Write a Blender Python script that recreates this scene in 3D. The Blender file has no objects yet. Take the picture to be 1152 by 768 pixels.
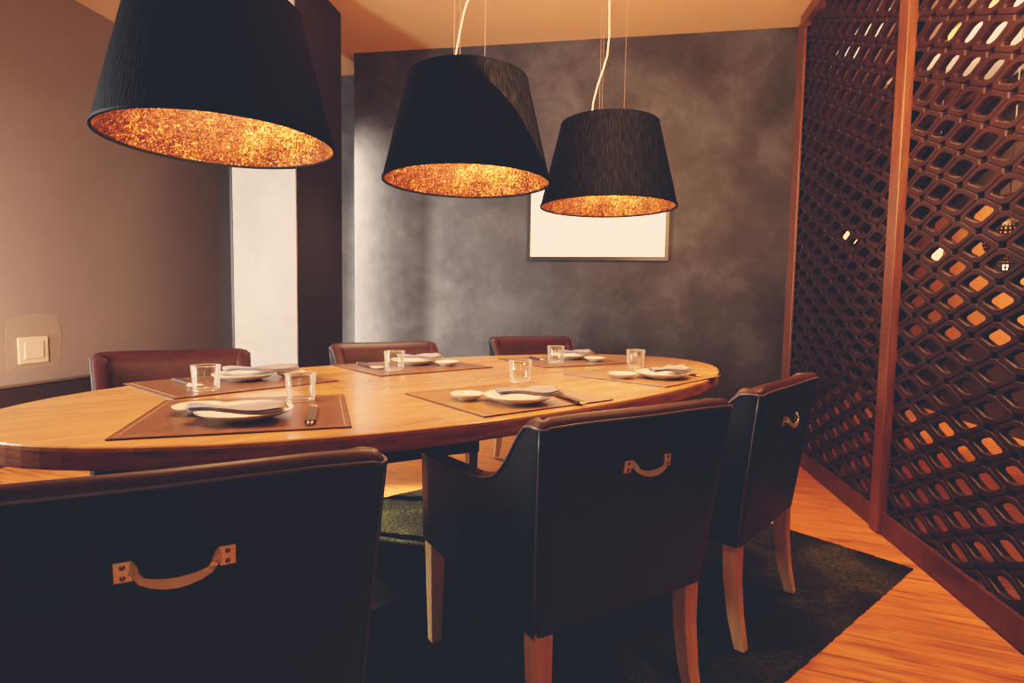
import bpy, math, random
from mathutils import Vector, Matrix, noise
random.seed(7)
sc = bpy.context.scene
col = sc.collection
R = math.radians
PI = math.pi

# ------------------------------------------------------------------ materials
def new_mat(name):
    m = bpy.data.materials.new(name); m.use_nodes = True
    nt = m.node_tree; b = nt.nodes['Principled BSDF']
    return m, nt, b
def N(nt, t, **kw):
    n = nt.nodes.new(t)
    for k, v in kw.items():
        if k in n.inputs: n.inputs[k].default_value = v
        else: setattr(n, k, v)
    return n
def ramp(nt, fac, stops):
    r = nt.nodes.new('ShaderNodeValToRGB')
    el = r.color_ramp.elements
    while len(el) < len(stops): el.new(0.5)
    for e, (p, c) in zip(el, stops):
        e.position = p; e.color = (*c, 1)
    nt.links.new(fac, r.inputs[0]); return r
def coords(nt, scale=(1, 1, 1), rot=(0, 0, 0), world=False, loc=(0, 0, 0)):
    mp = nt.nodes.new('ShaderNodeMapping')
    mp.inputs['Scale'].default_value = scale; mp.inputs['Rotation'].default_value = rot; mp.inputs['Location'].default_value = loc
    if world:
        g = nt.nodes.new('ShaderNodeNewGeometry'); nt.links.new(g.outputs['Position'], mp.inputs[0])
    else:
        g = nt.nodes.new('ShaderNodeTexCoord'); nt.links.new(g.outputs['Object'], mp.inputs[0])
    return mp.outputs[0]
def bump(nt, b, h, strength=.3, dist=.01):
    n = nt.nodes.new('ShaderNodeBump'); n.inputs['Strength'].default_value = strength; n.inputs['Distance'].default_value = dist
    nt.links.new(h, n.inputs['Height']); nt.links.new(n.outputs[0], b.inputs['Normal'])
def plain(name, c, rough=.5, metal=0, **kw):
    m, nt, b = new_mat(name)
    b.inputs['Base Color'].default_value = (*c, 1); b.inputs['Roughness'].default_value = rough; b.inputs['Metallic'].default_value = metal
    for k, v in kw.items(): b.inputs[k].default_value = v
    return m
def noisy(name, c1, c2, scale=8, rough=.5, stretch=(1, 1, 1), rot=(0, 0, 0), detail=6, lo=.3, hi=.7, bs=0, bd=.005, world=False, metal=0, **kw):
    m, nt, b = new_mat(name)
    n = N(nt, 'ShaderNodeTexNoise', Scale=scale, Detail=detail)
    nt.links.new(coords(nt, stretch, rot, world), n.inputs['Vector'])
    r = ramp(nt, n.outputs[0], [(lo, c1), (hi, c2)])
    nt.links.new(r.outputs[0], b.inputs['Base Color']); b.inputs['Roughness'].default_value = rough; b.inputs['Metallic'].default_value = metal
    if bs: bump(nt, b, n.outputs[0], bs, bd)
    for k, v in kw.items(): b.inputs[k].default_value = v
    return m
def wood(name, c1, c2, c3, plank=.09, length=1.2, rough=.3, rot=0, gap=.4, world=False, bs=.05, coat=0, grain=1.0):
    """boards running along local x (after rotation), with grain"""
    m, nt, b = new_mat(name)
    v = coords(nt, (1, 1, 1), (0, 0, rot), world)
    br = N(nt, 'ShaderNodeTexBrick', Scale=1.0)
    br.offset = .37; br.inputs['Brick Width'].default_value = length; br.inputs['Row Height'].default_value = plank
    br.inputs['Mortar Size'].default_value = .0012; br.inputs['Mortar Smooth'].default_value = .3
    br.inputs['Color1'].default_value = (0, 0, 0, 1); br.inputs['Color2'].default_value = (1, 1, 1, 1); br.inputs['Mortar'].default_value = (.5, .5, .5, 1)
    nt.links.new(v, br.inputs['Vector'])
    # grain: noise stretched along x, offset per board
    sep = N(nt, 'ShaderNodeSeparateXYZ'); nt.links.new(v, sep.inputs[0])
    off = N(nt, 'ShaderNodeMath', operation='MULTIPLY'); nt.links.new(br.outputs['Color'], off.inputs[0]); off.inputs[1].default_value = 7.3
    sx = N(nt, 'ShaderNodeMath', operation='MULTIPLY_ADD'); nt.links.new(sep.outputs[0], sx.inputs[0]); sx.inputs[1].default_value = 1.6; nt.links.new(off.outputs[0], sx.inputs[2])
    sy = N(nt, 'ShaderNodeMath', operation='MULTIPLY'); nt.links.new(sep.outputs[1], sy.inputs[0]); sy.inputs[1].default_value = 22 * grain
    cb = N(nt, 'ShaderNodeCombineXYZ'); nt.links.new(sx.outputs[0], cb.inputs[0]); nt.links.new(sy.outputs[0], cb.inputs[1]); nt.links.new(off.outputs[0], cb.inputs[2])
    n = N(nt, 'ShaderNodeTexNoise', Scale=1.6, Detail=7, Distortion=1.2); nt.links.new(cb.outputs[0], n.inputs['Vector'])
    r = ramp(nt, n.outputs[0], [(.3, c1), (.52, c2), (.75, c3)])
    tone = N(nt, 'ShaderNodeMix', data_type='RGBA', blend_type='MULTIPLY')
    tone.inputs[0].default_value = .55
    rt = ramp(nt, br.outputs['Color'], [(0, (.62, .6, .58)), (1, (1, 1, 1))])
    nt.links.new(r.outputs[0], tone.inputs[6]); nt.links.new(rt.outputs[0], tone.inputs[7])
    mx = N(nt, 'ShaderNodeMix', data_type='RGBA'); mf = N(nt, 'ShaderNodeMath', operation='MULTIPLY'); mf.inputs[1].default_value = gap
    nt.links.new(br.outputs['Fac'], mf.inputs[0]); nt.links.new(mf.outputs[0], mx.inputs[0])
    nt.links.new(tone.outputs[2], mx.inputs[6]); mx.inputs[7].default_value = (c1[0] * .3, c1[1] * .3, c1[2] * .3, 1)
    nt.links.new(mx.outputs[2], b.inputs['Base Color'])
    b.inputs['Roughness'].default_value = rough
    if coat: b.inputs['Coat Weight'].default_value = coat; b.inputs['Coat Roughness'].default_value = .12
    bump(nt, b, n.outputs[0], bs, .004)
    return m

M = {}
M['floor'] = wood('oak_floor', (.24, .075, .016), (.52, .20, .05), (.68, .29, .085), plank=.19, length=1.9, rough=.36, rot=R(12), world=True, gap=.55)
M['table_top'] = wood('table_top_wood', (.50, .23, .07), (.62, .31, .10), (.70, .38, .14), plank=.11, length=1.5, rough=.24, gap=.12, coat=.35, bs=.02, grain=.6)
M['table_edge'] = noisy('table_edge_wood', (.17, .06, .026), (.42, .165, .07), 6, .4, (2, 2, 14))
M['leg_wood'] = noisy('chair_leg_wood', (.52, .30, .125), (.70, .44, .21), 7, .38, (6, 6, 1), bs=.1)
M['pedestal'] = noisy('dark_pedestal_wood', (.03, .02, .016), (.06, .04, .03), 6, .5, (6, 6, 1))
M['outer'] = noisy('black_leather', (.010, .012, .016), (.020, .023, .029), 260, .42, bs=.35, bd=.0015, detail=3, **{'Specular IOR Level': .22})
M['inner'] = noisy('oxblood_leather', (.032, .0075, .006), (.052, .013, .010), 40, .5, bs=.15, bd=.002, detail=8, **{'Specular IOR Level': .28})
M['piping'] = plain('piping_leather', (.075, .075, .085), .35)
M['brass'] = noisy('aged_brass', (1.0, .78, .38), (1.0, .95, .66), 30, .28, metal=.6, bs=.05)
M['screw'] = plain('dark_brass', (.30, .15, .05), .35, 1)
M['mat'] = noisy('tan_leather_mat', (.13, .058, .030), (.20, .095, .048), 30, .30, bs=.15, bd=.002, detail=8)
M['mat_glare'] = noisy('glare_toned_leather_mat', (.25, .125, .045), (.36, .19, .075), 22, .30, bs=.15, bd=.002, detail=8)  # same leather with the lamp glare painted into its colour
M['mat_edge'] = plain('mat_edge_leather', (.05, .02, .012), .45)
M['stitch'] = plain('stitch_thread', (.5, .27, .12), .6)
M['china'] = plain('cream_porcelain', (.80, .70, .56), .22)
M['napkin'] = noisy('lilac_linen', (.24, .22, .26), (.32, .29, .33), 200, .8, bs=.2, bd=.001)
M['sleeve'] = plain('dark_paper', (.06, .04, .035), .55)
M['chop'] = plain('pale_bamboo', (.75, .58, .36), .45)
m, nt, b = new_mat('clear_glass'); nt.nodes.remove(b)
tr = N(nt, 'ShaderNodeBsdfTransparent'); tr.inputs[0].default_value = (.97, .965, .955, 1)
gl = N(nt, 'ShaderNodeBsdfGlossy'); gl.inputs['Roughness'].default_value = .04; gl.inputs[0].default_value = (1, .96, .92, 1)
lw = N(nt, 'ShaderNodeLayerWeight'); lw.inputs[0].default_value = .22
mr = N(nt, 'ShaderNodeMapRange'); nt.links.new(lw.outputs['Fresnel'], mr.inputs[0]); mr.inputs[3].default_value = .05; mr.inputs[4].default_value = .85
df = N(nt, 'ShaderNodeBsdfDiffuse'); df.inputs[0].default_value = (.95, .88, .80, 1)
m1 = N(nt, 'ShaderNodeMixShader'); m1.inputs[0].default_value = .25; nt.links.new(gl.outputs[0], m1.inputs[1]); nt.links.new(df.outputs[0], m1.inputs[2])
ms = N(nt, 'ShaderNodeMixShader'); nt.links.new(mr.outputs[0], ms.inputs[0]); nt.links.new(tr.outputs[0], ms.inputs[1]); nt.links.new(m1.outputs[0], ms.inputs[2])
nt.links.new(ms.outputs[0], nt.nodes['Material Output'].inputs[0])
M['glass'] = m
m, nt, b = new_mat('painted_glass_highlight'); nt.nodes.remove(b)
tr = N(nt, 'ShaderNodeBsdfTransparent'); gl = N(nt, 'ShaderNodeBsdfGlossy'); gl.inputs['Roughness'].default_value = .15; df = N(nt, 'ShaderNodeBsdfDiffuse'); df.inputs[0].default_value = (.9, .85, .8, 1)
m1 = N(nt, 'ShaderNodeMixShader'); m1.inputs[0].default_value = .5; nt.links.new(gl.outputs[0], m1.inputs[1]); nt.links.new(df.outputs[0], m1.inputs[2])
ms = N(nt, 'ShaderNodeMixShader'); ms.inputs[0].default_value = .55; nt.links.new(tr.outputs[0], ms.inputs[1]); nt.links.new(m1.outputs[0], ms.inputs[2])
nt.links.new(ms.outputs[0], nt.nodes['Material Output'].inputs[0]); M['glass_highlight'] = m  # diffuse white paints the highlights on tumbler rim and base
# silk string shade
m, nt, b = new_mat('black_silk_shade')
n = N(nt, 'ShaderNodeTexNoise', Scale=9, Detail=6, Distortion=.6)
tc = nt.nodes.new('ShaderNodeTexCoord'); mp = nt.nodes.new('ShaderNodeMapping'); mp.inputs['Scale'].default_value = (90, 2.2, 1); nt.links.new(tc.outputs['UV'], mp.inputs[0]); nt.links.new(mp.outputs[0], n.inputs['Vector'])
n.inputs['Scale'].default_value = 3
r = ramp(nt, n.outputs[0], [(.40, (.0008, .001, .0013)), (.72, (.0085, .010, .012))]); nt.links.new(r.outputs[0], b.inputs['Base Color']); b.inputs['Roughness'].default_value = .6; b.inputs['Specular IOR Level'].default_value = .06
bump(nt, b, n.outputs[0], .5, .006); M['shade'] = m
# gold leaf lining
m, nt, b = new_mat('gold_leaf_lining')
oc = coords(nt)
n1 = N(nt, 'ShaderNodeTexNoise', Scale=75, Detail=3, Distortion=2.5); nt.links.new(oc, n1.inputs['Vector'])
n2 = N(nt, 'ShaderNodeTexNoise', Scale=5, Detail=3); nt.links.new(oc, n2.inputs['Vector'])
sm = N(nt, 'ShaderNodeMath', operation='MULTIPLY_ADD'); nt.links.new(n2.outputs[0], sm.inputs[0]); sm.inputs[1].default_value = .55; nt.links.new(n1.outputs[0], sm.inputs[2])
r1 = ramp(nt, sm.outputs[0], [(.62, (.022, .0035, .0003)), (.77, (.065, .013, .001)), (.87, (.15, .038, .004)), (.97, (.60, .30, .08))])
nt.links.new(r1.outputs[0], b.inputs['Base Color'])
b.inputs['Metallic'].default_value = .55; b.inputs['Roughness'].default_value = .38; bump(nt, b, n1.outputs[0], .7, .006); M['gold'] = m
M['cord'] = plain('cream_cord', (.85, .62, .45), .6)
M['wire'] = plain('steel_wire', (.22, .16, .13), .4, .5)
m, nt, b = new_mat('bulb_glass'); b.inputs['Base Color'].default_value = (1, .8, .5, 1); b.inputs['Emission Color'].default_value = (1, .62, .28, 1); b.inputs['Emission Strength'].default_value = 12; M['bulb'] = m
# plaster walls
def plaster(name, c1, c2, c3, rough, sc_=1.4, bs=.08, spec=.5, dis=.8):
    m, nt, b = new_mat(name)
    v = coords(nt, world=True)
    n1 = N(nt, 'ShaderNodeTexNoise', Scale=sc_, Detail=9, Roughness=.62, Distortion=dis); nt.links.new(v, n1.inputs['Vector'])
    r = ramp(nt, n1.outputs[0], [(.32, c1), (.5, c2), (.70, c3)]); nt.links.new(r.outputs[0], b.inputs['Base Color'])
    n2 = N(nt, 'ShaderNodeTexNoise', Scale=sc_ * 6, Detail=6); nt.links.new(v, n2.inputs['Vector'])
    rr = N(nt, 'ShaderNodeMapRange'); nt.links.new(n2.outputs[0], rr.inputs[0]); rr.inputs[3].default_value = rough - .12; rr.inputs[4].default_value = rough + .12
    nt.links.new(rr.outputs[0], b.inputs['Roughness']); b.inputs['Specular IOR Level'].default_value = spec
    bump(nt, b, n2.outputs[0], bs, .01); return m
M['wall_back'] = plaster('polished_grey_plaster', (.022, .020, .021), (.040, .037, .039), (.070, .067, .071), .5, 2.6, .12, .3, .25)
M['wall_left'] = plaster('taupe_paint', (.20, .165, .160), (.22, .18, .175), (.24, .20, .19), .6, .7, .02)
M['patch'] = plain('fresh_taupe_paint', (.25, .205, .175), .6)
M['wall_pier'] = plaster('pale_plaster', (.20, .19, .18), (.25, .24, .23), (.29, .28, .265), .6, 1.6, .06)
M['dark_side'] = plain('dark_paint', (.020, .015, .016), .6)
M['ceiling'] = plain('peach_ceiling', (.62, .375, .205), .8)
M['dado'] = plain('dark_dado_paint', (.030, .022, .020), .45)
M['dado_top'] = plain('dado_ledge_paint', (.11, .085, .075), .4)
M['walnut'] = noisy('red_brown_wood', (.050, .018, .013), (.085, .032, .021), 5, .38, (6, 6, 1.2), bs=.05)
M['walnut_post'] = noisy('orange_brown_post_wood', (.095, .033, .015), (.165, .062, .028), 5, .38, (8, 8, 1.0), bs=.08)
M['lattice'] = noisy('lattice_wood', (.020, .0085, .0080), (.032, .0130, .0115), 9, .55, (1, 1, 1), world=True, **{'Specular IOR Level': .28})
M['black_frame'] = plain('black_frame_paint', (.012, .012, .014), .3)
m, nt, b = new_mat('self_lit_white_panel'); b.inputs['Base Color'].default_value = (.85, .74, .66, 1); b.inputs['Emission Color'].default_value = (1, .82, .70, 1); b.inputs['Emission Strength'].default_value = .50; b.inputs['Roughness'].default_value = .4; M['panel'] = m  # emission added so the blank panel looks overexposed; it is no lamp
M['switch'] = plain('ivory_plastic', (.58, .46, .36), .35)
M['far_wall'] = noisy('rust_wall_paint', (.34, .13, .05), (.46, .19, .08), 1.2, .6, world=True)
M['far_dark'] = plain('dark_band_and_shade', (.03, .02, .02), .6)
M['pierced'] = plain('dark_pierced_metal', (.03, .022, .018), .35, .6)
# rug
m, nt, b = new_mat('olive_shag')
v = coords(nt, world=True)
n1 = N(nt, 'ShaderNodeTexNoise', Scale=3.2, Detail=5, Distortion=.7); nt.links.new(v, n1.inputs['Vector'])
n2 = N(nt, 'ShaderNodeTexNoise', Scale=70, Detail=3); nt.links.new(v, n2.inputs['Vector'])
r1 = ramp(nt, n1.outputs[0], [(.36, (.008, .007, .005)), (.50, (.018, .016, .009)), (.66, (.042, .040, .018))])
r2 = ramp(nt, n2.outputs[0], [(.3, (.35, .35, .35)), (.7, (1.5, 1.5, 1.5))])
mx = N(nt, 'ShaderNodeMix', data_type='RGBA', blend_type='MULTIPLY'); mx.inputs[0].default_value = 1
nt.links.new(r1.outputs[0], mx.inputs[6]); nt.links.new(r2.outputs[0], mx.inputs[7]); nt.links.new(mx.outputs[2], b.inputs['Base Color']); b.inputs['Roughness'].default_value = .95
b.inputs['Specular IOR Level'].default_value = .1
bump(nt, b, n2.outputs[0], .8, .01); M['rug'] = m

# ------------------------------------------------------------------ mesh helpers
class MB:
    def __init__(s): s.v = []; s.f = []
    def add(s, vs, fs):
        o = len(s.v); s.v += [tuple(p) for p in vs]; s.f += [tuple(i + o for i in f) for f in fs]; return s
    def box(s, x0, x1, y0, y1, z0, z1, mat=None):
        vs = [Vector((x, y, z)) for x in (x0, x1) for y in (y0, y1) for z in (z0, z1)]
        if mat: vs = [mat @ p for p in vs]
        return s.add(vs, [(0, 1, 3, 2), (4, 6, 7, 5), (0, 4, 5, 1), (2, 3, 7, 6), (0, 2, 6, 4), (1, 5, 7, 3)])
    def loft(s, rings, cap=True, closed=True):
        n = len(rings[0]); vs = [p for r in rings for p in r]; fs = []
        for i in range(len(rings) - 1):
            for j in range(n if closed else n - 1):
                a, b2 = i * n + j, i * n + (j + 1) % n
                fs.append((a, b2, b2 + n, a + n))
        if cap: fs.append(tuple(range(n))[::-1]); fs.append(tuple((len(rings) - 1) * n + j for j in range(n)))
        return s.add(vs, fs)
    def lathe(s, prof, seg=48, c=(0, 0, 0), closed_prof=False):
        rings = []
        for r_, z in prof:
            rings.append([(c[0] + r_ * math.cos(2 * PI * j / seg), c[1] + r_ * math.sin(2 * PI * j / seg), c[2] + z) for j in range(seg)])
        if closed_prof: rings.append(rings[0])
        return s.loft(rings, cap=not closed_prof)
    def tube(s, pts, rad, seg=8, cap=True):
        pts = [Vector(p) for p in pts]; rings = []
        up = Vector((0, 0, 1)); 
        t0 = (pts[1] - pts[0]).normalized()
        nrm = t0.orthogonal().normalized()
        for i, p in enumerate(pts):
            t = (pts[min(i + 1, len(pts) - 1)] - pts[max(i - 1, 0)]).normalized()
            nrm = (nrm - t * nrm.dot(t)).normalized(); bn = t.cross(nrm)
            rr = rad[i] if isinstance(rad, (list, tuple)) else rad
            rings.append([p + (nrm * math.cos(2 * PI * j / seg) + bn * math.sin(2 * PI * j / seg)) * rr for j in range(seg)])
        return s.loft(rings, cap=cap)
    def build(s, name, mat, parent=None, smooth=False, bevel=0, sub=0, weld=False):
        me = bpy.data.meshes.new(name); me.from_pydata(s.v, [], s.f); me.update(); me.validate()
        import bmesh
        bm = bmesh.new(); bm.from_mesh(me)
        if weld: bmesh.ops.remove_doubles(bm, verts=bm.verts, dist=1e-5)
        bmesh.ops.recalc_face_normals(bm, faces=bm.faces); bm.to_mesh(me); bm.free()
        me.materials.append(mat)
        if smooth:
            for p in me.polygons: p.use_smooth = True
        o = bpy.data.objects.new(name, me); col.objects.link(o)
        if parent: o.parent = parent
        if bevel:
            md = o.modifiers.new('b', 'BEVEL'); md.width = bevel; md.segments = 2; md.limit_method = 'ANGLE'; md.angle_limit = R(40)
        if sub:
            md = o.modifiers.new('s', 'SUBSURF'); md.levels = sub; md.render_levels = sub
        return o
def tag(o, label=None, cat=None, group=None, kind=None):
    if label: o['label'] = label
    if cat: o['category'] = cat
    if group: o['group'] = group
    if kind: o['kind'] = kind
    return o
def empty(name, loc, rz=0):
    o = bpy.data.objects.new(name, None); col.objects.link(o); o.location = loc; o.rotation_euler = (0, 0, rz); o.empty_display_size = .1
    return o
def dup(root, loc, rz, label, group=None):
    r_ = root.copy(); col.objects.link(r_); r_.location = loc; r_.rotation_euler = (0, 0, rz); r_['label'] = label
    if group: r_['group'] = group
    for ch in list(root.children):
        c = ch.copy(); col.objects.link(c); c.parent = r_
        for g in ch.children:
            d = g.copy(); col.objects.link(d); d.parent = c
    return r_
def interp(x, tab):
    if x <= tab[0][0]: return tab[0][1]
    for (a, b_), (c, d) in zip(tab, tab[1:]):
        if x <= c:
            t = (x - a) / (c - a); return b_ + (d - b_) * t
    return tab[-1][1]
def struct(name, mb, mat, **k):
    o = mb.build(name, mat, **k); o['kind'] = 'structure'; return o

# ------------------------------------------------------------------ room
HC = 3.067          # ceiling
YB = 4.52           # back wall face
XL = -3.64
XR = 1.301          # foot of the lattice screen
XF = 3.40           # wall of the room behind the screen
struct('floor', MB().box(XL - .15, XF + .15, -2.6, 9.2, -.1, 0), M['floor'])
struct('ceiling', MB().box(XL - .15, XR + .12, -2.6, 9.2, HC, HC + .1), M['ceiling'])
struct('wall_back', MB().box(-2.10, XR + .10, YB, YB + .14, 0, HC), M['wall_back'])
struct('wall_recess', MB().box(XL, -1.6, 4.94, 5.06, 0, HC), M['wall_back'])
struct('wall_recess_left', MB().box(XL, -2.9, 4.90, 4.94, 0, HC), M['far_dark'])  # dark colour stands in for shade at the left wall's far end
struct('wall_left', MB().box(XL - .15, XL, -2.6, 5.06, 0, HC), M['wall_left'])
struct('wall_rear', MB().box(XL - .15, XF + .15, -2.75, -2.6, 0, HC), M['dark_side'])
struct('baseboard_left', MB().box(XL, XL + .022, -2.6, 4.9, 0, .485), M['dado'], bevel=.003)
struct('trim_1', MB().box(XL, XL + .035, -2.6, 4.9, .485, .50), M['dado_top'], bevel=.003)
# pier: pale front, dark flanks
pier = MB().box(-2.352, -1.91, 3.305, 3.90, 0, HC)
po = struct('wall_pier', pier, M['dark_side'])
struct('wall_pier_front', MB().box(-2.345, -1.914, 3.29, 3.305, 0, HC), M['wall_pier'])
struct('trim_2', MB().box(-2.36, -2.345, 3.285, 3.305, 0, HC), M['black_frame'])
# other room behind the lattice
struct('ceiling_far', MB().box(XR + .12, XF + .15, -2.6, 9.2, HC, HC + .1), plain('pale_far_ceiling', (.75, .66, .56), .8))
struct('wall_right', MB().box(XF, XF + .15, -2.6, 9.2, 0, HC), M['far_wall'])
struct('trim_3', MB().box(XF - .05, XF, -2.6, 9.2, 2.05, HC - .02), M['far_dark'])
struct('baseboard_right', MB().box(XF - .03, XF, -2.6, 9.2, 0, .75), M['far_dark'])
struct('wall_far_end', MB().box(XR + .1, XF, 9.05, 9.2, 0, HC), M['far_dark'])
struct('wall_far_side', MB().box(XR + .0, XR + .1, 4.66, 9.05, 0, HC), M['far_dark'])
struct('ceiling_beam', MB().box(XR + .12, XF, 5.75, 8.0, HC - .035, HC - .001), noisy('brown_ceiling_panel', (.16, .07, .04), (.22, .10, .055), 2, .6, world=True))

struct('ceiling_panel', MB().box(XR + .12, 2.36, 3.3, 5.75, HC - .035, HC - .001), noisy('brown_ceiling_paint', (.12, .06, .04), (.17, .085, .055), 2, .6, world=True))
def em(name, c, e):
    m, nt, b = new_mat(name); b.inputs['Base Color'].default_value = (*c, 1); b.inputs['Emission Color'].default_value = (*c, 1); b.inputs['Emission Strength'].default_value = e; return m
t = MB().box(1.70, 1.88, 4.25, 5.15, HC - .050, HC - .036).build('ceiling_light', em('pale_green_light', (.62, .80, .68), .34))
tag(t, 'pale greenish ceiling light seen through the top of the farther screen', 'ceiling light')
t = MB().box(2.37, 2.43, 3.9, 5.3, HC - .022, HC - .002).build('light_strip', em('yellow_light', (1, .62, .10), .7))
tag(t, 'narrow yellow light strip on the ceiling beyond the nearer screen', 'light strip')

# ------------------------------------------------------------------ lattice screens
CA, CBz = .1335, .0625
gy, gz = .042, .021
def ring_pts(kind):
    if kind == 'outer': q = [(CA - gy / 2, 0), (CA - gy / 2, gz / 2), (gy / 2, CBz - gz / 2), (0, CBz - gz / 2)]
    elif kind == 'shr': q = [(CA - gy / 2 - .004, 0), (CA - gy / 2 - .004, gz / 2 - .001), (gy / 2 - .001, CBz - gz / 2 - .0032), (0, CBz - gz / 2 - .0032)]
    elif kind == 'in1': q = [(.60 * CA, 0), (.565 * CA, .11 * CBz), (.17 * CA, .48 * CBz), (0, .51 * CBz)]
    else: q = [(.56 * CA, 0), (.525 * CA, .10 * CBz), (.15 * CA, .44 * CBz), (0, .47 * CBz)]
    full = []
    for sx, sz, rev in ((1, 1, 0), (-1, 1, 1), (-1, -1, 0), (1, -1, 1)):
        qq = q[::-1] if rev else q
        for k, (y, z) in enumerate(qq):
            if k == 3: continue
            full.append((sx * y, sz * z))
    return full
def lattice(y0, y1, z0, z1, xf, name, parent):
    mb = MB(); t = .030
    O, S, I1, I2 = ring_pts('outer'), ring_pts('shr'), ring_pts('in1'), ring_pts('in2')
    n = len(O)
    def clip(p, x): return (x, min(max(p[0], y0), y1), min(max(p[1], z0), z1))
    i0 = int((y0 - 2.453) / CA) - 2; i1 = int((y1 - 2.453) / CA) + 2
    j0 = int((z0 - 1.028) / CBz) - 2; j1 = int((z1 - 1.028) / CBz) + 2
    for i in range(i0, i1 + 1):
        for j in range(j0, j1 + 1):
            if (i + j) % 2 == 0: continue
            cy, cz = 2.453 + CA * i, 1.028 + CBz * j
            if cy + CA < y0 or cy - CA > y1 or cz + CBz < z0 or cz - CBz > z1: continue
            loops = []
            for L, x in ((O, xf + t), (O, xf + .005), (S, xf), (I1, xf), (I2, xf + .006), (I2, xf + t - .006), (I1, xf + t), (O, xf + t)):
                loops.append([clip((cy + a, cz + b_), x) for a, b_ in L])
            vs = [p for l in loops for p in l]; fs = []
            for k in range(len(loops) - 1):
                for q in range(n):
                    a, b2 = k * n + q, k * n + (q + 1) % n
                    pa = [vs[a], vs[b2], vs[b2 + n], vs[a + n]]
                    if len(set(pa)) < 3: continue
                    fs.append((a, b2, b2 + n, a + n))
            mb.add(vs, fs)
    # outer wood strips filling the gaps is not needed; rails and posts hold the cells
    return mb.build(name, M['lattice'], parent)
def screen(y0, y1, label, far_post):
    root = empty('lattice_screen', (XR, y0, 0)); tag(root, label, 'screen', 'carved lattice screens along the right side')
    W = Matrix.Translation((-XR, -y0, 0))
    lo = lattice(y0 + .02, y1 - .02, .09, 3.0, XR + .004, 'lattice', root); lo.data.transform(W)
    rail = MB().box(XR - .012, XR + .06, y0, y1, 0.004, .105); rail.build('bottom_rail', M['walnut'], root, bevel=.004).data.transform(W)
    rail = MB().box(XR - .035, XR + .06, y0, y1, 2.985, HC - .002); rail.build('top_rail', M['walnut_post'], root, bevel=.004).data.transform(W)
    for (a, b_, pmat) in far_post:
        MB().box(XR - (.028 if a < 4 else .006), XR + .06, a, b_, .002, HC - .002).build('post', pmat, root, bevel=.005).data.transform(W)
    return root
screen(2.943, 4.355, 'carved diamond lattice screen standing against the grey back wall', [(4.355, 4.515, M['walnut_post'])])
screen(.2, 2.86, 'nearer carved diamond lattice screen at the right, with orange brown middle post', [(2.855, 2.942, M['walnut_post'])])

# ------------------------------------------------------------------ wall picture panel
t = empty('framed_panel', (-.10, YB, 1.39)); tag(t, 'blank white panel in a thin black frame on the grey back wall', 'picture')
MB().box(-.515, .515, -.030, -.012, .03, .59).build('panel_face', M['panel'], t)
fr = MB()
fr.box(-.54, .54, -.04, -.002, 0, .03).box(-.54, .54, -.04, -.002, .59, .62).box(-.54, -.514, -.04, -.002, .03, .59).box(.514, .54, -.04, -.002, .03, .59)
fr.build('frame', M['black_frame'], t)

# light switch on left wall
t = empty('light_switch', (XL, 3.09, .705)); tag(t, 'square ivory light switch on the taupe left wall above the dark dado', 'light switch')
MB().box(.0005, .010, -.097, .097, -.085, .085).build('cover_plate', M['switch'], t, bevel=.004)
MB().box(.010, .016, -.062, .062, -.055, .055).build('rocker', M['switch'], t, bevel=.003)
pp = [(XL + .0012, 3.09 + a, .705 + b_) for a, b_ in ((-.16, -.12), (-.17, .03), (-.15, .20), (.02, .235), (.17, .22), (.20, .10), (.19, -.06), (.14, -.115))]
mb = MB(); mb.add([(XL + .0004, p[1], p[2]) for p in pp] + pp, [tuple(range(8)), tuple(range(8, 16))] + [(i, (i + 1) % 8, 8 + (i + 1) % 8, 8 + i) for i in range(8)])
o = struct('trim_4', mb, M['patch'])

# ------------------------------------------------------------------ rug
th = R(49)
ru = Vector((math.cos(th), math.sin(th), 0)); rv = Vector((-math.sin(th), math.cos(th), 0))
RC = Vector((1.259, 2.494, 0)); RLn, RWd = 3.15, 2.05
def rug():
    nx, ny = 210, 140; vs = []; fs = []
    for i in range(nx + 1):
        for j in range(ny + 1):
            u, w = i / nx, j / ny
            e = min(u * RLn, (1 - u) * RLn, w * RWd, (1 - w) * RWd)
            x = -RLn + u * RLn; y = w * RWd
            if e < .001:
                x += random.uniform(-.002, .002); y += random.uniform(-.002, .002)
            hgt = .009 + .003 * noise.noise(Vector((x * 9, y * 9, 0))) + .003 * random.random()
            if e < .02: hgt *= (.25 + .75 * e / .02)
            if e < .001: hgt = .0015
            vs.append((x, y, hgt + .001)) ; 
    for i in range(nx):
        for j in range(ny):
            a = i * (ny + 1) + j; fs.append((a, a + ny + 1, a + ny + 2, a + 1))
    mb = MB(); mb.add(vs, fs)
    o = mb.build('rug', M['rug'], smooth=True)
    o.location = RC; o.rotation_euler = (0, 0, th)
    tag(o, 'dark olive shaggy rug under the oval dining table', 'rug')
rug()

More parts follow.
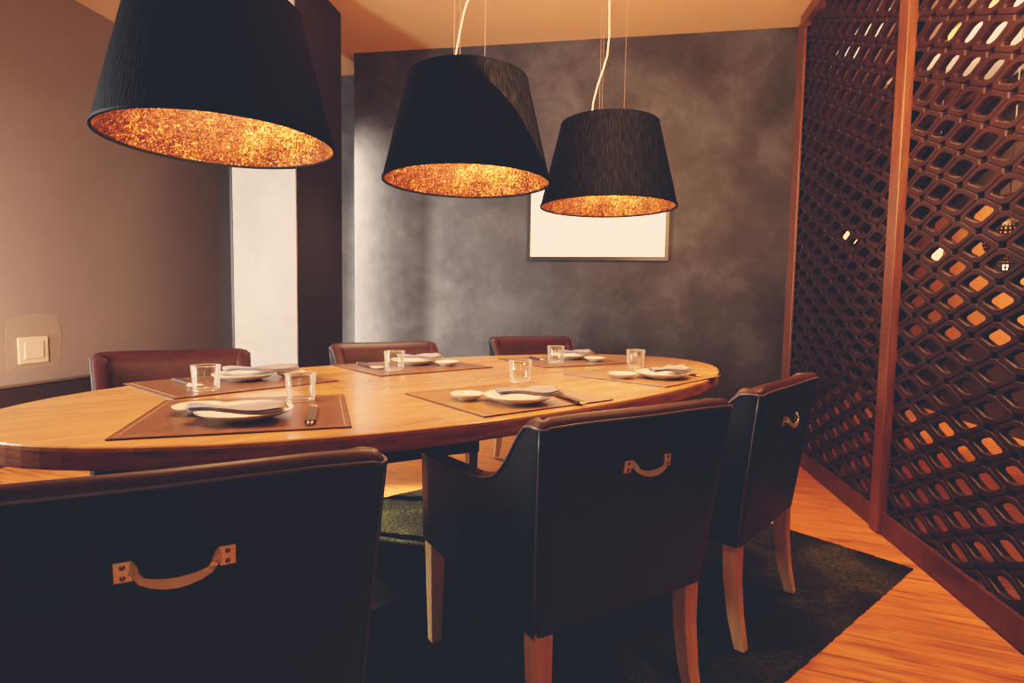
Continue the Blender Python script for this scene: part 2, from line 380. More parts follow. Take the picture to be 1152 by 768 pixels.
# ------------------------------------------------------------------ table
TC = Vector((-.553, 2.249, 0)); TA = R(52.2)
ta, tb, tn = 1.49, .729, 2.13
def oval(a, b_, z, n=120):
    out = []
    for k in range(n):
        t_ = 2 * PI * k / n; c, s_ = math.cos(t_), math.sin(t_)
        out.append((a * math.copysign(abs(c) ** (2 / tn), c), b_ * math.copysign(abs(s_) ** (2 / tn), s_), z))
    return out
tbl = empty('dining_table', TC, TA); tag(tbl, 'long oval wooden dining table with a pale orange top, laid for six', 'table')
MB().loft([oval(ta - .004, tb - .004, .738), oval(ta - .001, tb - .001, .7395), oval(ta - .001, tb - .001, .7470), oval(ta - .004, tb - .004, .75)]).build('tabletop', M['table_top'], tbl)
MB().loft([oval(ta - .012, tb - .012, .697), oval(ta - .002, tb - .002, .700), oval(ta - .0005, tb - .0005, .706), oval(ta - .0005, tb - .0005, .7392), oval(ta - .01, tb - .01, .7392)]).build('table_edge', M['table_edge'], tbl)
for u in (-.62, .52):
    MB().box(u - .07, u + .07, -.07, .07, .06, .698).build('pedestal', M['pedestal'], tbl, bevel=.006)
    MB().box(u - .19, u + .19, -.22, .22, .0155, .06).build('foot_plate', M['pedestal'], tbl, bevel=.006)

# ------------------------------------------------------------------ chairs
Wb, D, zb, LEAN, FL = .265, .62, .334, .062, .035
TH = .068
THS = .050
HT = [(-.07, .812), (0.0, .812), (.017, .806), (.044, .776), (.082, .724), (.13, .673), (.183, .644), (.28, .624), (.42, .617), (.62, .604)]
def shell_point(x, y, z):
    """base-plan point lifted to height z, with the lean and flare of the back"""
    w = max(0, 1 - max(0, y) / .32); w = w * w * (3 - 2 * w)
    f = (z - zb) / (.837 - zb)
    return Vector((x * (1 + (FL / Wb) * f * (.35 + .65 * w)), y - LEAN * f * w, z))
def chair_parts(root):
    st = []   # (outer xy, inner xy, top z outer, crest, is_back)
    rc = .022
    ys = [.62, .612, .56, .50, .42, .34, .28, .23, .19, .165, .145, .125, .108, .094, .08, .06, .04, rc]
    def side(sgn, y):
        yt = y - LEAN * .95 * max(0, 1 - y / .32)
        h = interp(yt, HT)
        h += 0
        iy = max(y, TH + .01); hi = h + .005 + .005 * max(0, min(1, 1 - (y - .02) / .05))
        ox = Wb - (.012 if y > .615 else 0)
        return ((sgn * ox, y), (sgn * (Wb - THS), min(iy, .612)), h, hi, 0)
    left = [side(-1, y) for y in ys]
    def back(x):
        q = min(1, abs(x) / (Wb - rc)); edge = max(0, (q - .70) / .30)
        ho = .812; cr = .830 - .003 * edge - .003 * (1 - q)
        ix = max(-(Wb - THS), min(Wb - THS, x))
        return ((x, 0), (ix, TH + .01), ho, cr, 1)
    arcs = []
    for k in (1, 2):
        a = PI + k * PI / 6
        arcs.append(((-(Wb - rc) + rc * math.cos(a), rc + rc * math.sin(a)), (-(Wb - THS), TH + .01), .806, .822, 1))
    xs = [-(Wb - rc), -.225, -.20, -.17, -.13, -.07, 0, .07, .13, .17, .20, .225, (Wb - rc)]
    mid = [back(x) for x in xs]
    arcs_r = [((-a[0][0], a[0][1]), (-a[1][0], a[1][1]), a[2], a[3], 1) for a in arcs][::-1]
    right = [side(1, y) for y in ys][::-1]
    st = left + arcs + mid + arcs_r + right
    n = len(st)
    # outer shell
    rows = 8
    grid = []; seam = []
    for (o_, i_, h, cr, bk) in st:
        c_ = []
        zt = (cr - .018) if bk else h - .006
        for k in range(rows + 1):
            z = zb + (zt - zb) * k / rows
            p = shell_point(o_[0], o_[1], z)
            # gentle belly
            p.z = z
            c_.append(p)
        grid.append(c_); seam.append(c_[-1])
    mb = MB(); vs = [p for c_ in grid for p in c_]; fs = []
    for a in range(n - 1):
        for k in range(rows):
            q = a * (rows + 1) + k; fs.append((q, q + rows + 1, q + rows + 2, q + 1))
    mb.add(vs, fs)
    # front ends of the arms
    for e in (0, n - 1):
        o_, i_, h, cr, bk = st[e]
        pts = [shell_point(o_[0], o_[1], zb + (h - .006 - zb) * k / 4) for k in range(5)]
        pin = [shell_point(i_[0], o_[1], zb + (h - .006 - zb) * k / 4) for k in range(5)]
        vv = pts + pin; mb.add(vv, [(k, k + 1, k + 6, k + 5) for k in range(4)])
    # underside and front apron
    mb.add([shell_point(x, y, zb) for x, y in ((-Wb, 0.02), (Wb, 0.02), (Wb, .61), (-Wb, .61))], [(0, 1, 2, 3)])
    mb.box(-(Wb - THS) - .01, (Wb - THS) + .01, D - .05, D - .004, zb, .41)
    out = mb.build('outer_shell', M['outer'], root, smooth=True, weld=True)
    out.data.shade_smooth() if hasattr(out.data, 'shade_smooth') else None
    # padding: from the seam over the top and down the inside
    mb = MB(); rings = []
    for idx, (o_, i_, h, cr, bk) in enumerate(st):
        po_ = Vector((*o_, 0)); pi_ = Vector((*i_, 0))
        ring = []
        z0_ = (cr - .018) if bk else h - .006
        prof = [(0, z0_), (.05, z0_ + .007), (.15, cr - .0025), (.30, cr), (.48, cr - .004), (.68, cr - .014), (.88, cr - .034), (1.0, cr - .060)] if bk else [(0, z0_), (.05, z0_ + .004), (.18, cr - .001), (.36, cr), (.60, cr - .001), (.80, cr - .006), (.95, cr - .018), (1.0, cr - .035)]
        cl_ = prof[-1][1]
        for (f, z) in prof:
            q = po_.lerp(pi_, f); ring.append(shell_point(q.x, q.y, z))
        zlow = .40
        for k in range(1, 5):
            z = cl_ + (zlow - cl_) * k / 4
            pb = .010 * math.sin(PI * k / 4) if bk else 0
            ring.append(shell_point(i_[0], i_[1] + pb, z))
        rings.append(ring)
    m_ = len(rings[0]); vs = [p for r_ in rings for p in r_]; fs = []
    for a in range(n - 1):
        for k in range(m_ - 1):
            q = a * m_ + k; fs.append((q, q + m_, q + m_ + 1, q + 1))
    fs.append(tuple(range(m_))); fs.append(tuple((n - 1) * m_ + k for k in range(m_)))
    mb.add(vs, fs)
    mb.build('inner_padding', M['inner'], root, smooth=True, weld=True)
    # seat cushion
    mb = MB(); w_ = Wb - THS - .003
    def rr(inset, z):
        r_ = .035; pts = []
        x1, y0_, y1_ = w_ - inset, .07 + inset, D + .004 - inset
        for cx, cy, a0 in ((x1 - r_, y0_ + r_, -90), (x1 - r_, y1_ - r_, 0), (-x1 + r_, y1_ - r_, 90), (-x1 + r_, y0_ + r_, 180)):
            for k in range(5):
                a = R(a0 + 22.5 * k); pts.append((cx + r_ * math.cos(a), cy + r_ * math.sin(a), z))
        return pts
    mb.loft([rr(.0, .40), rr(0, .435), rr(.006, .455), rr(.02, .467), rr(.06, .474), rr(.12, .477)])
    mb.build('seat_cushion', M['inner'], root, smooth=True)
    # piping along the seam and down the rear corners
    mb = MB(); cx = Vector((0, .25, 0))
    def outw(p, d=.0015):
        v_ = Vector((p.x, p.y - .25, 0)).normalized(); return p + v_ * d
    mb.tube([outw(p) for p in seam], .0034, 6)
    for e in (len(left) + 0, n - 1 - len(left) - 0):
        mb.tube([outw(p, .001) for p in grid[e]], .0034, 6)
    mb.build('piping', M['piping'], root, smooth=True)
    # legs
    def leg(pts, szs):
        rings = [[(x - s_, y - s_, z), (x + s_, y - s_, z), (x + s_, y + s_, z), (x - s_, y + s_, z)] for (x, y, z), s_ in zip(pts, szs)]
        return MB().loft(rings)
    for s_ in (-1, 1):
        leg([(s_ * .236, .588, zb + .01), (s_ * .236, .588, .18), (s_ * .236, .586, .0155)], [.0245, .021, .0165]).build('leg', M['leg_wood'], root, bevel=.003)
        leg([(s_ * .236, .030, zb + .01), (s_ * .236, .026, .22), (s_ * .238, .012, .11), (s_ * .241, -.010, .0155)], [.0245, .0225, .020, .0165]).build('leg', M['leg_wood'], root, bevel=.003)
    # brass pull handle on the back
    hz = .697; hy = -LEAN * (hz - zb) / (.837 - zb); tilt = math.atan2(LEAN, .837 - zb)
    def hp(x, out_, z):   # out_ = distance away from the back panel
        return (x + .008, hy - out_ - z * math.tan(tilt), hz + z)
    mb = MB()
    path = [(-.0535, .003, 0.004), (-.049, .008, .003), (-.046, .014, -.003), (-.040, .018, -.010), (-.028, .020, -.0150), (-.012, .021, -.0185), (0, .021, -.0195), (.012, .021, -.0185), (.028, .020, -.0150), (.040, .018, -.010), (.046, .014, -.003), (.049, .008, .003), (.0535, .003, .004)]
    hw = [.011, .0075, .0055, .005, .0062, .0072, .0074, .0072, .0062, .005, .0055, .0075, .011]
    rings = []
    for k, (p, w2) in enumerate(zip(path, hw)):
        a = Vector(path[max(k - 1, 0)]); b2 = Vector(path[min(k + 1, len(path) - 1)])
        t_ = (b2 - a).normalized()         # in (x, out, z)
        wd = Vector((0, -.18, 1)); wd = (wd - t_ * wd.dot(t_)).normalized(); nn = t_.cross(wd) * .0016
        P_ = Vector(p); rings.append([hp(*(P_ + wd * w2 + nn)), hp(*(P_ + wd * w2 - nn)), hp(*(P_ - wd * w2 - nn)), hp(*(P_ - wd * w2 + nn))])
    mb.loft(rings)
    for s_ in (-1, 1):
        rg = []
        for o2, ins in ((.0005, 0), (.003, 0), (.0042, .0012)):
            x0, x1 = s_ * .062 - .0105 + ins, s_ * .062 + .0105 - ins; z0, z1 = -.0145 + ins, .0145 - ins
            rg.append([hp(x0, o2, z0), hp(x1, o2, z0), hp(x1, o2, z1), hp(x0, o2, z1)])
        mb.loft(rg)
    h = mb.build('handle', M['brass'], root); h['label'] = 'brass pull handle'
    for s_ in (-1, 1):
        for zz in (-.0075, .0075):
            rg = []
            for o2, r2 in ((.004, .0036), (.0056, .0034), (.0062, .0022)):
                rg.append([hp(s_ * .062 + r2 * math.cos(a * PI / 5), o2, zz + r2 * math.sin(a * PI / 5)) for a in range(10)])
            MB().loft(rg).build('screw', M['screw'], h)
def set_sharp(o, ang=35):
    pass
chairs = [
    ((-.605, .702), 36.9, 'black leather armchair nearest the camera at lower left, brass handle on its back', 'near row'),
    ((.064, 1.347), 41.2, 'black leather armchair in the middle of the near row, left arm in view', 'near row'),
    ((.550, 1.971), 57.5, 'black leather armchair closest to the lattice screen, at the right end of the near row', 'near row'),
    ((-1.845, 2.185), -137.5, 'oxblood armchair in front of the taupe left wall, across the table', 'far row'),
    ((-1.195, 2.965), -140, 'oxblood armchair across the table between the dark pier and the grey wall', 'far row'),
    ((-.505, 3.84), -150, 'oxblood armchair across the table against the grey back wall, below the framed panel', 'far row'),
]
ch0 = None
for (p, a, lab, g) in chairs:
    z = .0
    if ch0 is None:
        ch0 = empty('dining_armchair', (p[0], p[1], z), R(a)); tag(ch0, lab, 'chair', 'leather armchairs around the dining table'); chair_parts(ch0)
    else:
        dup(ch0, (p[0], p[1], z), R(a), lab)

# ------------------------------------------------------------------ table settings
ZT = .7502
def placemat(c, ang, w, d, lab, first=[None]):
    root = empty('placemat', (c[0], c[1], ZT), R(ang)); tag(root, lab, 'placemat', 'leather placemats on the dining table')
    MB().box(-w / 2, w / 2, -d / 2, d / 2, .0, .004).build('mat', M['mat_glare'] if lab.startswith('golden') else M['mat'], root, bevel=.001)
    mb = MB()
    e = .0012
    for (x0, x1, y0, y1) in ((-w / 2 - e, w / 2 + e, -d / 2 - e, -d / 2), (-w / 2 - e, w / 2 + e, d / 2, d / 2 + e), (-w / 2 - e, -w / 2, -d / 2, d / 2), (w / 2, w / 2 + e, -d / 2, d / 2)):
        mb.box(x0, x1, y0, y1, .0, .0042)
    mb.build('edge_binding', M['mat_edge'], root)
    mb = MB(); i = .013
    for (x0, x1, y0, y1) in ((-w / 2 + i, w / 2 - i, -d / 2 + i, -d / 2 + i + .0015), (-w / 2 + i, w / 2 - i, d / 2 - i - .0015, d / 2 - i), (-w / 2 + i, -w / 2 + i + .0015, -d / 2 + i, d / 2 - i), (w / 2 - i - .0015, w / 2 - i, -d / 2 + i, d / 2 - i)):
        mb.box(x0, x1, y0, y1, .0035, .0045)
    mb.build('stitching', M['stitch'], root)
    return root
def plate(parentless_loc, r_, h_, name, lab, cat, grp, cache={}):
    prof = [(r_ * .45, 0), (r_ * .52, 0), (r_ * .54, .004), (r_ * .80, .35 * h_ + .002), (r_ * .985, h_ - .002), (r_, h_ - .0005), (r_ * .995, h_ + .0008), (r_ * .97, h_ - .0005), (r_ * .78, .35 * h_ + .006), (r_ * .50, .0065), (r_ * .2, .006), (.0005, .006)]
    key = (round(r_, 3), round(h_, 3))
    if key in cache:
        o = cache[key].copy(); o.name = name; col.objects.link(o)
    else:
        mb = MB(); rings = [[(q * math.cos(2 * PI * j / 56), q * math.sin(2 * PI * j / 56), z) for j in range(56)] for q, z in prof]
        mb.loft(rings); o = mb.build(name, M['china'], smooth=True); cache[key] = o
    o.location = parentless_loc
    tag(o, lab, cat, grp); return o
tum = [None]
def tumbler(c, lab):
    ro, hgt = .0445, .086
    if tum[0] is None:
        prof = [(.0005, 0), (ro * .84, 0), (ro * .88, .002), (ro * .90, .02), (ro, hgt - .001), (ro - .0008, hgt), (ro - .0018, hgt - .0008), (ro * .90 - .0022, .020), (ro * .86 - .003, .0125), (ro * .5, .0105), (.0005, .010)]
        mb = MB(); rings = [[(q * math.cos(2 * PI * j / 64), q * math.sin(2 * PI * j / 64), z) for j in range(64)] for q, z in prof]
        mb.loft(rings); o = empty('glass_tumbler', (0, 0, 0)); mb.build('glass_body', M['glass'], o, smooth=True); tum[0] = o
        MB().lathe([(ro - .0002 + .0009 * math.cos(a * PI / 4), hgt + .0009 * math.sin(a * PI / 4)) for a in range(8)], 64, closed_prof=True).build('rim', M['glass_highlight'], o, smooth=True)
        MB().lathe([(ro * .70, .0030), (ro * .885, .0032), (ro * .89, .0085), (ro * .70, .0080)], 64, closed_prof=True).build('thick_base', M['glass_highlight'], o, smooth=True)
    else:
        o = dup(tum[0], (0, 0, 0), 0, lab)
    o.location = (c[0], c[1], ZT + .0002); tag(o, lab, 'glass', 'glass tumblers at the place settings'); return o
def napkin(c, ang, L, w, droop, lab, tipw=.35):
    """a linen napkin folded into a long tapering strip, resting on the plate"""
    nx, ny = 18, 8; mb = MB()
    layers = 3
    for ly in range(layers):
        top = []; bot = []
        z0 = ly * .0042
        for i in range(nx + 1):
            u = i / nx; x = (u - .5) * L
            taper = (tipw + (1 - tipw) * min(1, u / .38))
            for j in range(ny + 1):
                v_ = j / ny - .5
                y = v_ * w * taper * (1 - .05 * ly) + .006 * math.sin(u * 5 + ly) + (1 - taper) * w * .22
                r_ = math.hypot(x, y)
                z = z0 + .0045 * math.sin(u * 7 + v_ * 3 + 1) + .003 * math.cos(v_ * 9) - droop * max(0, abs(x) - .105) * .5
                top.append((x - ly * .003, y, z + .0026)); bot.append((x - ly * .003, y, z))
        n = (nx + 1) * (ny + 1); vs = top + bot; fs = []
        for i in range(nx):
            for j in range(ny):
                a = i * (ny + 1) + j; q = (a, a + ny + 1, a + ny + 2, a + 1); fs.append(q); fs.append(tuple(k + n for k in q[::-1]))
        bd = [i * (ny + 1) for i in range(nx + 1)] + [nx * (ny + 1) + j for j in range(1, ny + 1)] + [i * (ny + 1) + ny for i in range(nx - 1, -1, -1)] + [j for j in range(ny - 1, 0, -1)]
        for k in range(len(bd)):
            a, b2 = bd[k], bd[(k + 1) % len(bd)]; fs.append((a, b2, b2 + n, a + n))
        mb.add(vs, fs)
    o = mb.build('napkin', M['napkin'], smooth=True); o.location = (c[0], c[1], c[2]); o.rotation_euler = (0, 0, R(ang))
    tag(o, lab, 'napkin', 'folded lilac grey napkins on the plates'); return o
def chopsticks(a, b_, lab):
    """from tip a to end b_, in a dark paper sleeve"""
    a = Vector((*a, 0)); b_ = Vector((*b_, 0)); d = (b_ - a); L = d.length; ang = math.atan2(d.y, d.x)
    root = empty('chopstick_set', (a.x, a.y, ZT + .0045), ang); tag(root, lab, 'chopsticks', 'sleeved chopsticks at the place settings')
    MB().box(L * .10, L * .92, -.0125, .0125, .0005, .0105).build('paper_sleeve', M['sleeve'], root, bevel=.002)
    for s_ in (-1, 1):
        MB().tube([(0, s_ * .0045, .0055), (L, s_ * .0055, .0055)], [.0030, .0042], 8).build('chopstick', M['chop'], root)
def rest(c, lab):
    prof = [(.0005, 0), (.012, 0), (.020, .004), (.024, .008), (.0235, .009), (.018, .0065), (.0005, .005)]
    mb = MB(); rings = [[(1.15 * q * math.cos(2 * PI * j / 28), q * math.sin(2 * PI * j / 28), z) for j in range(28)] for q, z in prof]
    mb.loft(rings); o = mb.build('chopstick_rest', M['china'], smooth=True); o.location = (c[0], c[1], ZT + .0045); tag(o, lab, 'dish', 'tiny cream chopstick rests')
S = [  # name, mat centre, angle, w, d, plate, plate radius, bowl, bowl radius, glass, napkin (dx, dy, angle, L, w), chop a, chop b
    ('nearest the camera', (-.942, 1.375), 28, .505, .49, (-.905, 1.305), .116, (-1.062, 1.335), .062, (-.9035, 1.57), (.022, -.060, 22, .225, .080), (-.700, 1.255), (-.80, 1.46)),
    ('before the middle black armchair', (-.315, 1.812), 47, .50, .46, (-.262, 1.712), .108, (-.425, 1.712), .052, (-.3275, 2.1655), (.035, -.02, 34, .19, .085), (-.060, 1.700), (-.165, 1.865)),
    ('at the table end nearest the lattice screen', (.160, 2.510), 56, .49, .48, (.232, 2.435), .112, (.068, 2.380), .058, (.140, 2.815), (.030, -.004, 50, .20, .10), (.395, 2.50), (.30, 2.63)),
    ('across the table, before the taupe wall', (-1.335, 1.87), 60, .57, .45, (-1.335, 1.925), .112, (-1.215, 2.04), .056, (-1.300, 1.6725), (.035, .06, 40, .26, .095), (-1.56, 1.84), (-1.41, 1.745)),
    ('before the middle oxblood armchair', (-.893, 2.545), 50, .58, .47, (-.915, 2.615), .108, (-.747, 2.60), .055, (-.9185, 2.371), (.03, .01, 42, .20, .10), (-1.165, 2.54), (-1.03, 2.40)),
    ('before the armchair under the framed panel', (-.215, 3.03), 40, .56, .46, (-.20, 3.13), .104, (-.062, 3.03), .055, (-.258, 2.9275), (.03, .01, 34, .19, .085), (-.42, 3.10), (-.33, 2.97)),
]
for k, (w0, mc, ang, mw, md, pc, pr, bc, br, gc, nk, ca, cb) in enumerate(S):
    placemat(mc, ang, mw, md, ('golden glare-toned tan' if k in (1, 2) else 'brown') + ' leather placemat ' + w0)
    zt = ZT + .0047
    plate((pc[0], pc[1], zt), pr, .024, 'dinner_plate', 'round cream dinner plate ' + w0, 'plate', 'cream dinner plates')
    plate((bc[0], bc[1], zt), br, .020, 'side_dish', 'small shallow cream dish beside the plate ' + w0, 'dish', 'small cream side dishes')
    dx, dy, na, nl, nw = nk
    napkin((pc[0] + dx, pc[1] + dy, zt + .032), na, nl, nw, .25, 'folded lilac grey napkin on the plate ' + w0)
    ca2 = math.cos(R(ang))
    tumbler((gc[0], gc[1], .0046 if k in (0, 2, 3, 4, 5) and False else .0002), 'clear glass tumbler by the setting ' + w0)
    chopsticks(ca, cb, 'dark sleeved chopsticks with pale tips, ' + w0)
    if k in (3, 4): rest((-1.375 if k == 3 else -1.0, 1.715 if k == 3 else 2.385), 'tiny cream chopstick rest ' + w0)

# ------------------------------------------------------------------ pendant lamps
RB, RT, HS, ZR = .289, .206, .345, 1.470
def uv_frustum(name, r0, r1, z0, z1, mat, parent):
    seg = 96; rows = 8; vs = []; fs = []
    for k in range(rows + 1):
        f = k / rows
        for j in range(seg): vs.append(((r0 + (r1 - r0) * f) * math.cos(2 * PI * j / seg), (r0 + (r1 - r0) * f) * math.sin(2 * PI * j / seg), z0 + (z1 - z0) * f))
    for k in range(rows):
        for j in range(seg):
            a, b2 = k * seg + j, k * seg + (j + 1) % seg; fs.append((a, b2, b2 + seg, a + seg))
    me = bpy.data.meshes.new(name); me.from_pydata(vs, [], fs); uv = me.uv_layers.new(name='UVMap')
    for pl in me.polygons:
        pl.use_smooth = True
        for li in pl.loop_indices:
            vi = me.loops[li].vertex_index; k, j = divmod(vi, seg)
            u = j / seg
            if pl.index % seg == seg - 1 and j == 0: u = 1.0
            uv.data[li].uv = (u, k / rows)
    me.materials.append(mat); o = bpy.data.objects.new(name, me); col.objects.link(o); o.parent = parent; return o
def pendant(x, y, lab, cordpts):
    root = empty('pendant_lamp', (x, y, ZR)); tag(root, lab, 'pendant lamp', 'black drum pendant lamps over the table')
    sh = uv_frustum('lamp_shade', RB, RT, 0, HS, M['shade'], root)
    ln = uv_frustum('shade_lining', RB - .0035, RT - .0035, .0, HS, M['gold'], sh); ln['label'] = 'gold leaf lining'
    MB().lathe([(RB + .0012, -.001), (RB + .0012, .006), (RB - .005, .006), (RB - .005, -.001)], 96, closed_prof=True).build('rim_band', M['shade'], sh)
    mb = MB()
    mb.lathe([(RT + .0012, HS - .006), (RT + .0012, HS + .001), (RT - .005, HS + .001), (RT - .005, HS - .006)], 96, closed_prof=True)
    mb.build('rim_band', M['shade'], sh, smooth=False)
    # spider ring, socket, bulb
    mb = MB()
    for a in range(3):
        an = a * 2 * PI / 3 + .4; mb.tube([(0, 0, HS - .02), ((RT - .004) * math.cos(an), (RT - .004) * math.sin(an), HS - .006)], .002, 6)
    mb.lathe([(.0005, HS - .05), (.019, HS - .05), (.021, HS - .02), (.0005, HS - .015)], 20)
    mb.build('spider_frame', M['wire'], root)
    mb = MB(); mb.lathe([(.0005, .20), (.018, .205), (.03, .225), (.032, .245), (.024, .27), (.014, .295), (.0005, .296)], 20)
    mb.build('bulb', M['bulb'], root, smooth=True)
    mb = MB(); mb.tube(cordpts, .0030, 8); 
    mb.tube([(-.035, .0, HS - .01), (-.032, 0, HS + .025), (-.018, 0, HS + .050), (.003, 0, HS + .060), (.024, 0, HS + .048), (.037, 0, HS + .020), (.038, 0, HS - .012)], .0032, 8)
    mb.build('cord', M['cord'], root, smooth=True)
    mb = MB()
    for (wx, wy) in ((-.035, .02), (.058, .0), (-.045, -.02)):
        mb.tube([(wx, wy, HS - .012), (wx, wy, HC - ZR - .03)], .0008, 5)
    mb.build('suspension_wire', M['wire'], root)
    mb = MB(); mb.lathe([(.0005, HC - ZR - .035), (.055, HC - ZR - .035), (.06, HC - ZR - .03), (.06, HC - ZR - .001), (.0005, HC - ZR - .001)], 32)
    mb.build('ceiling_rose', M['switch'], root, smooth=False)
    l = bpy.data.lights.new('bulb_light', 'POINT'); l.energy = LAMP_W; l.color = (1, .68, .36); l.shadow_soft_size = .04
    lo = bpy.data.objects.new('bulb_light', l); col.objects.link(lo); lo.location = (x, y, ZR + .17)
LAMP_W = 35
H2 = HC - ZR - .03
cordA = [(-.03, -.02, HS - .01), (-.05, -.02, HS + .01), (-.05, -.02, HS + .06), (-.03, -.01, HS + .25), (0, 0, HS + .5), (.01, 0, H2)]
cordB = [(.02, -.02, HS + .004), (-.02, -.03, HS + .016), (-.047, -.03, HS + .018), (-.046, -.03, HS + .03), (-.034, -.03, HS + .09), (-.025, -.02, HS + .16), (-.012, -.02, HS + .22), (.012, -.01, HS + .30), (.02, 0, HS + .5), (0, 0, H2)]
cordC = [(-.07, -.02, HS - .01), (-.076, -.02, HS + .03), (-.072, -.02, HS + .09), (-.055, -.02, HS + .16), (-.035, -.02, HS + .22), (-.018, -.02, HS + .28), (-.012, -.02, HS + .36), (-.015, -.02, HS + .5), (-.01, -.01, HS + .7), (0, 0, H2)]
pendant(-1.029, 1.406, 'largest looking, leftmost black drum pendant lamp with gold lining', cordA)
pendant(-.494, 1.959, 'middle one of three black drum pendant lamps with gold lining', cordB)
pendant(-.012, 2.509, 'rightmost black drum pendant lamp, hanging in front of the framed panel', cordC)

# ------------------------------------------------------------------ lanterns beyond the screen
def lantern(x, y, z, r_, lab, energy):
    root = empty('pierced_lantern', (x, y, z)); tag(root, lab, 'lantern', 'pierced metal lanterns beyond the lattice')
    seg, rows = 64, 30; vs = []; fs = []
    for k in range(rows + 1):
        a = -PI / 2 + PI * (k / rows) * .94 + .06
        for j in range(seg): vs.append((r_ * math.cos(a) * math.cos(2 * PI * j / seg), r_ * math.cos(a) * math.sin(2 * PI * j / seg), r_ * math.sin(a) * 1.1))
    for k in range(rows):
        for j in range(seg):
            if (k % 2 and j % 2): continue
            a, b2 = k * seg + j, k * seg + (j + 1) % seg; fs.append((a, b2, b2 + seg, a + seg))
    mb = MB(); mb.add(vs, fs); mb.build('pierced_shell', M['pierced'], root)
    mb = MB(); mb.tube([(0, 0, r_ * 1.05), (0, 0, HC - z - .002)], .004, 6); mb.build('cord', M['pierced'], root)
    mb = MB(); mb.lathe([(.0005, -.025), (.012, -.018), (.018, 0), (.012, .018), (.0005, .025)], 16); mb.build('bulb', M['bulb'], root, smooth=True)
lantern(2.55, 4.22, 1.52, .13, 'pierced dark metal lantern behind the nearer screen, right edge of the photo', 3)
lantern(2.75, 4.55, 1.36, .11, 'lower pierced dark metal lantern seen through the nearer screen', 3)
def sconce(x, y, z, lab, k=1):
    root = empty('glowing_lamp', (x, y, z)); tag(root, lab, 'lamp', 'small glowing lamps beyond the lattice')
    mb = MB(); mb.lathe([(a * k, c * k) for a, c in ((.0005, -.075), (.05, -.075), (.085, -.02), (.09, .03), (.06, .075), (.0005, .08))], 20); mb.build('glowing_shade', M['glow'], root, smooth=True)
    mb = MB(); mb.tube([(0, 0, .07 * k), (0, 0, HC - z - .002)], .005, 6); mb.build('cord', M['pierced'], root)
m, nt, b = new_mat('glowing_amber_glass'); b.inputs['Base Color'].default_value = (1, .7, .35, 1); b.inputs['Emission Color'].default_value = (1, .55, .14, 1); b.inputs['Emission Strength'].default_value = 3.2; M['glow'] = m
sconce(2.2, 4.38, 1.44, 'small glowing amber lamp seen through the nearer screen', .62)
sconce(2.2, 5.81, 1.73, 'small glowing amber lamp seen through the farther screen')

# ------------------------------------------------------------------ lights
def area(name, loc, target, sx, sy, e, c, spread=None):
    l = bpy.data.lights.new(name, 'AREA'); l.shape = 'RECTANGLE'; l.size = sx; l.size_y = sy; l.energy = e; l.color = c
    if spread: l.spread = spread
    o = bpy.data.objects.new(name, l); col.objects.link(o); o.location = loc
    d = Vector(target) - Vector(loc); o.rotation_euler = d.to_track_quat('-Z', 'Y').to_euler(); return o
area('window_light', (-3.25, -.15, 1.35), (-1.7, 4.5, 1.15), .35, 1.9, 75, (.84, .91, 1.0), R(75))
area('alcove_window_light', (-2.42, 4.22, 1.35), (-2.04, 4.53, 1.3), .12, 2.0, 55, (.95, .97, 1.0), R(100))
area('left_window_light', (-3.5, .75, 1.5), (-.5, 1.6, 1.3), .5, 1.3, 54, (.88, .94, 1.0), R(110))
area('ceiling_fill', (.4, 1.4, 2.2), (.5, 2.7, 3.06), 1.6, 1.6, 150, (1, .62, .34))  # unseen fill added to brighten the ceiling from below
area('left_wall_fill', (-2.75, 1.1, 1.1), (-3.64, 2.6, .7), .4, .6, 58, (1, .80, .60), R(120))  # added fill in empty space, out of view, brightens the left wall
def spot(name, loc, target, e, ang, c, size=.06, blend=.5):
    l = bpy.data.lights.new(name, 'SPOT'); l.energy = e; l.spot_size = R(ang); l.spot_blend = blend; l.color = c; l.shadow_soft_size = size
    o = bpy.data.objects.new(name, l); col.objects.link(o); o.location = loc
    o.rotation_euler = (Vector(target) - Vector(loc)).to_track_quat('-Z', 'Y').to_euler(); return o
spot('downlight_right', (.95, 2.05, 2.98), (.85, 1.75, 0), 240, 62, (1, .62, .31))
spot('rug_patch_fill', (-3.5, 2.55, 1.5), (-1.0, 2.6, 0), 3200, 20, (1, .97, .75))  # added spot without a source, lights the rug through the chair gap
spot('screen_floor_fill', (.82, 2.9, 2.98), (1.12, 2.6, 0), 220, 46, (1, .60, .28))  # added spot without a fixture, brightens the floor by the screen
spot('far_floor_fill', (-1.25, 3.75, 2.98), (-1.2, 3.4, 0), 260, 62, (1, .80, .58))  # added spot, stands in for window light on the floor beyond the table
area('rear_fill_light', (.3, -1.5, 1.7), (-.3, 1, .7), .5, .9, 9, (1, .92, .80))  # fill added behind the camera to brighten brass handles; no window there
area('far_wall_wash', (2.3, 4.4, 2.7), (3.4, 4.8, 1.7), .9, .5, 110, (1, .62, .30), R(95))
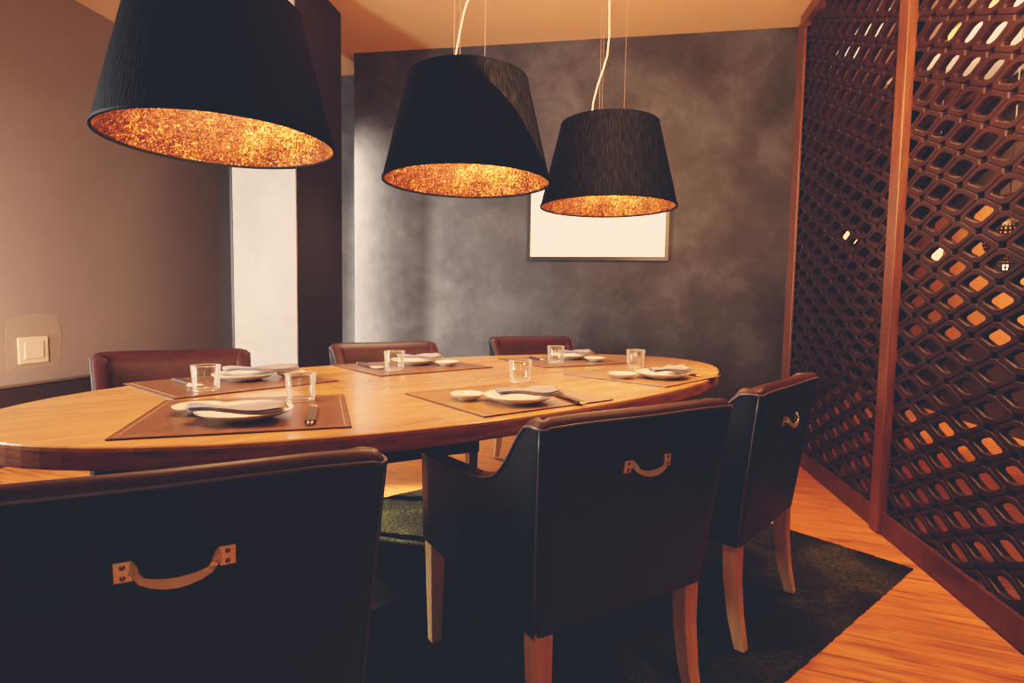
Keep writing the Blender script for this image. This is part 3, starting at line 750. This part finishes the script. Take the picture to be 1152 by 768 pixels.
area('far_ceiling_wash', (2.5, 4.4, 2.2), (2.6, 4.9, 3.06), .8, .8, 36, (1, .82, .62))

w = bpy.data.worlds.new('world'); w.use_nodes = True; sc.world = w
w.node_tree.nodes['Background'].inputs[0].default_value = (.30, .22, .20, 1); w.node_tree.nodes['Background'].inputs[1].default_value = .12

# ------------------------------------------------------------------ camera
yaw, pitch, roll, f = R(-9.4693645), R(3.9619096), R(-.89995338), 640.5131
cy, sy, cp, sp = math.cos(yaw), math.sin(yaw), math.cos(pitch), math.sin(pitch)
fw = Vector((sy * cp, cy * cp, -sp)); rt = Vector((cy, -sy, 0)); dn = fw.cross(rt)
c_, s_ = math.cos(roll), math.sin(roll)
r2 = c_ * rt + s_ * dn; d2 = -s_ * rt + c_ * dn
mat = Matrix((( r2.x, -d2.x, -fw.x, 0), (r2.y, -d2.y, -fw.y, 0), (r2.z, -d2.z, -fw.z, 1.06), (0, 0, 0, 1)))
cd = bpy.data.cameras.new('camera'); cd.sensor_width = 36; cd.lens = f / 1152 * 36; cd.clip_start = .02
cam = bpy.data.objects.new('camera', cd); col.objects.link(cam); cam.matrix_world = mat; sc.camera = cam

GAIN = .5
for l in bpy.data.lights: l.energy *= GAIN
w.node_tree.nodes['Background'].inputs[1].default_value *= GAIN

# ------------------------------------------------------------------ grade
vs_ = sc.view_settings
vs_.view_transform = 'Standard'; vs_.look = 'None'; vs_.exposure = 0; vs_.gamma = 1
vs_.use_curve_mapping = True
cm = vs_.curve_mapping
def curve(c, pts):
    while len(c.points) > 2: c.points.remove(c.points[1])
    c.points[0].location = pts[0]; c.points[-1].location = pts[-1]
    for p in pts[1:-1]: c.points.new(*p)
# curve mapping acts on scene-linear values
cm.extend = 'HORIZONTAL'
film = [(0, 0), (.004, .0012), (.0125, .011), (.03, .045), (.08, .18), (.2, .46), (.45, .80), (1, 1)]
for k, (lo, hi) in enumerate(((.0150, .98), (.0175, .82), (.0250, .66))):
    curve(cm.curves[k], [(x, lo + (hi - lo) * y) for x, y in film])
cm.update()
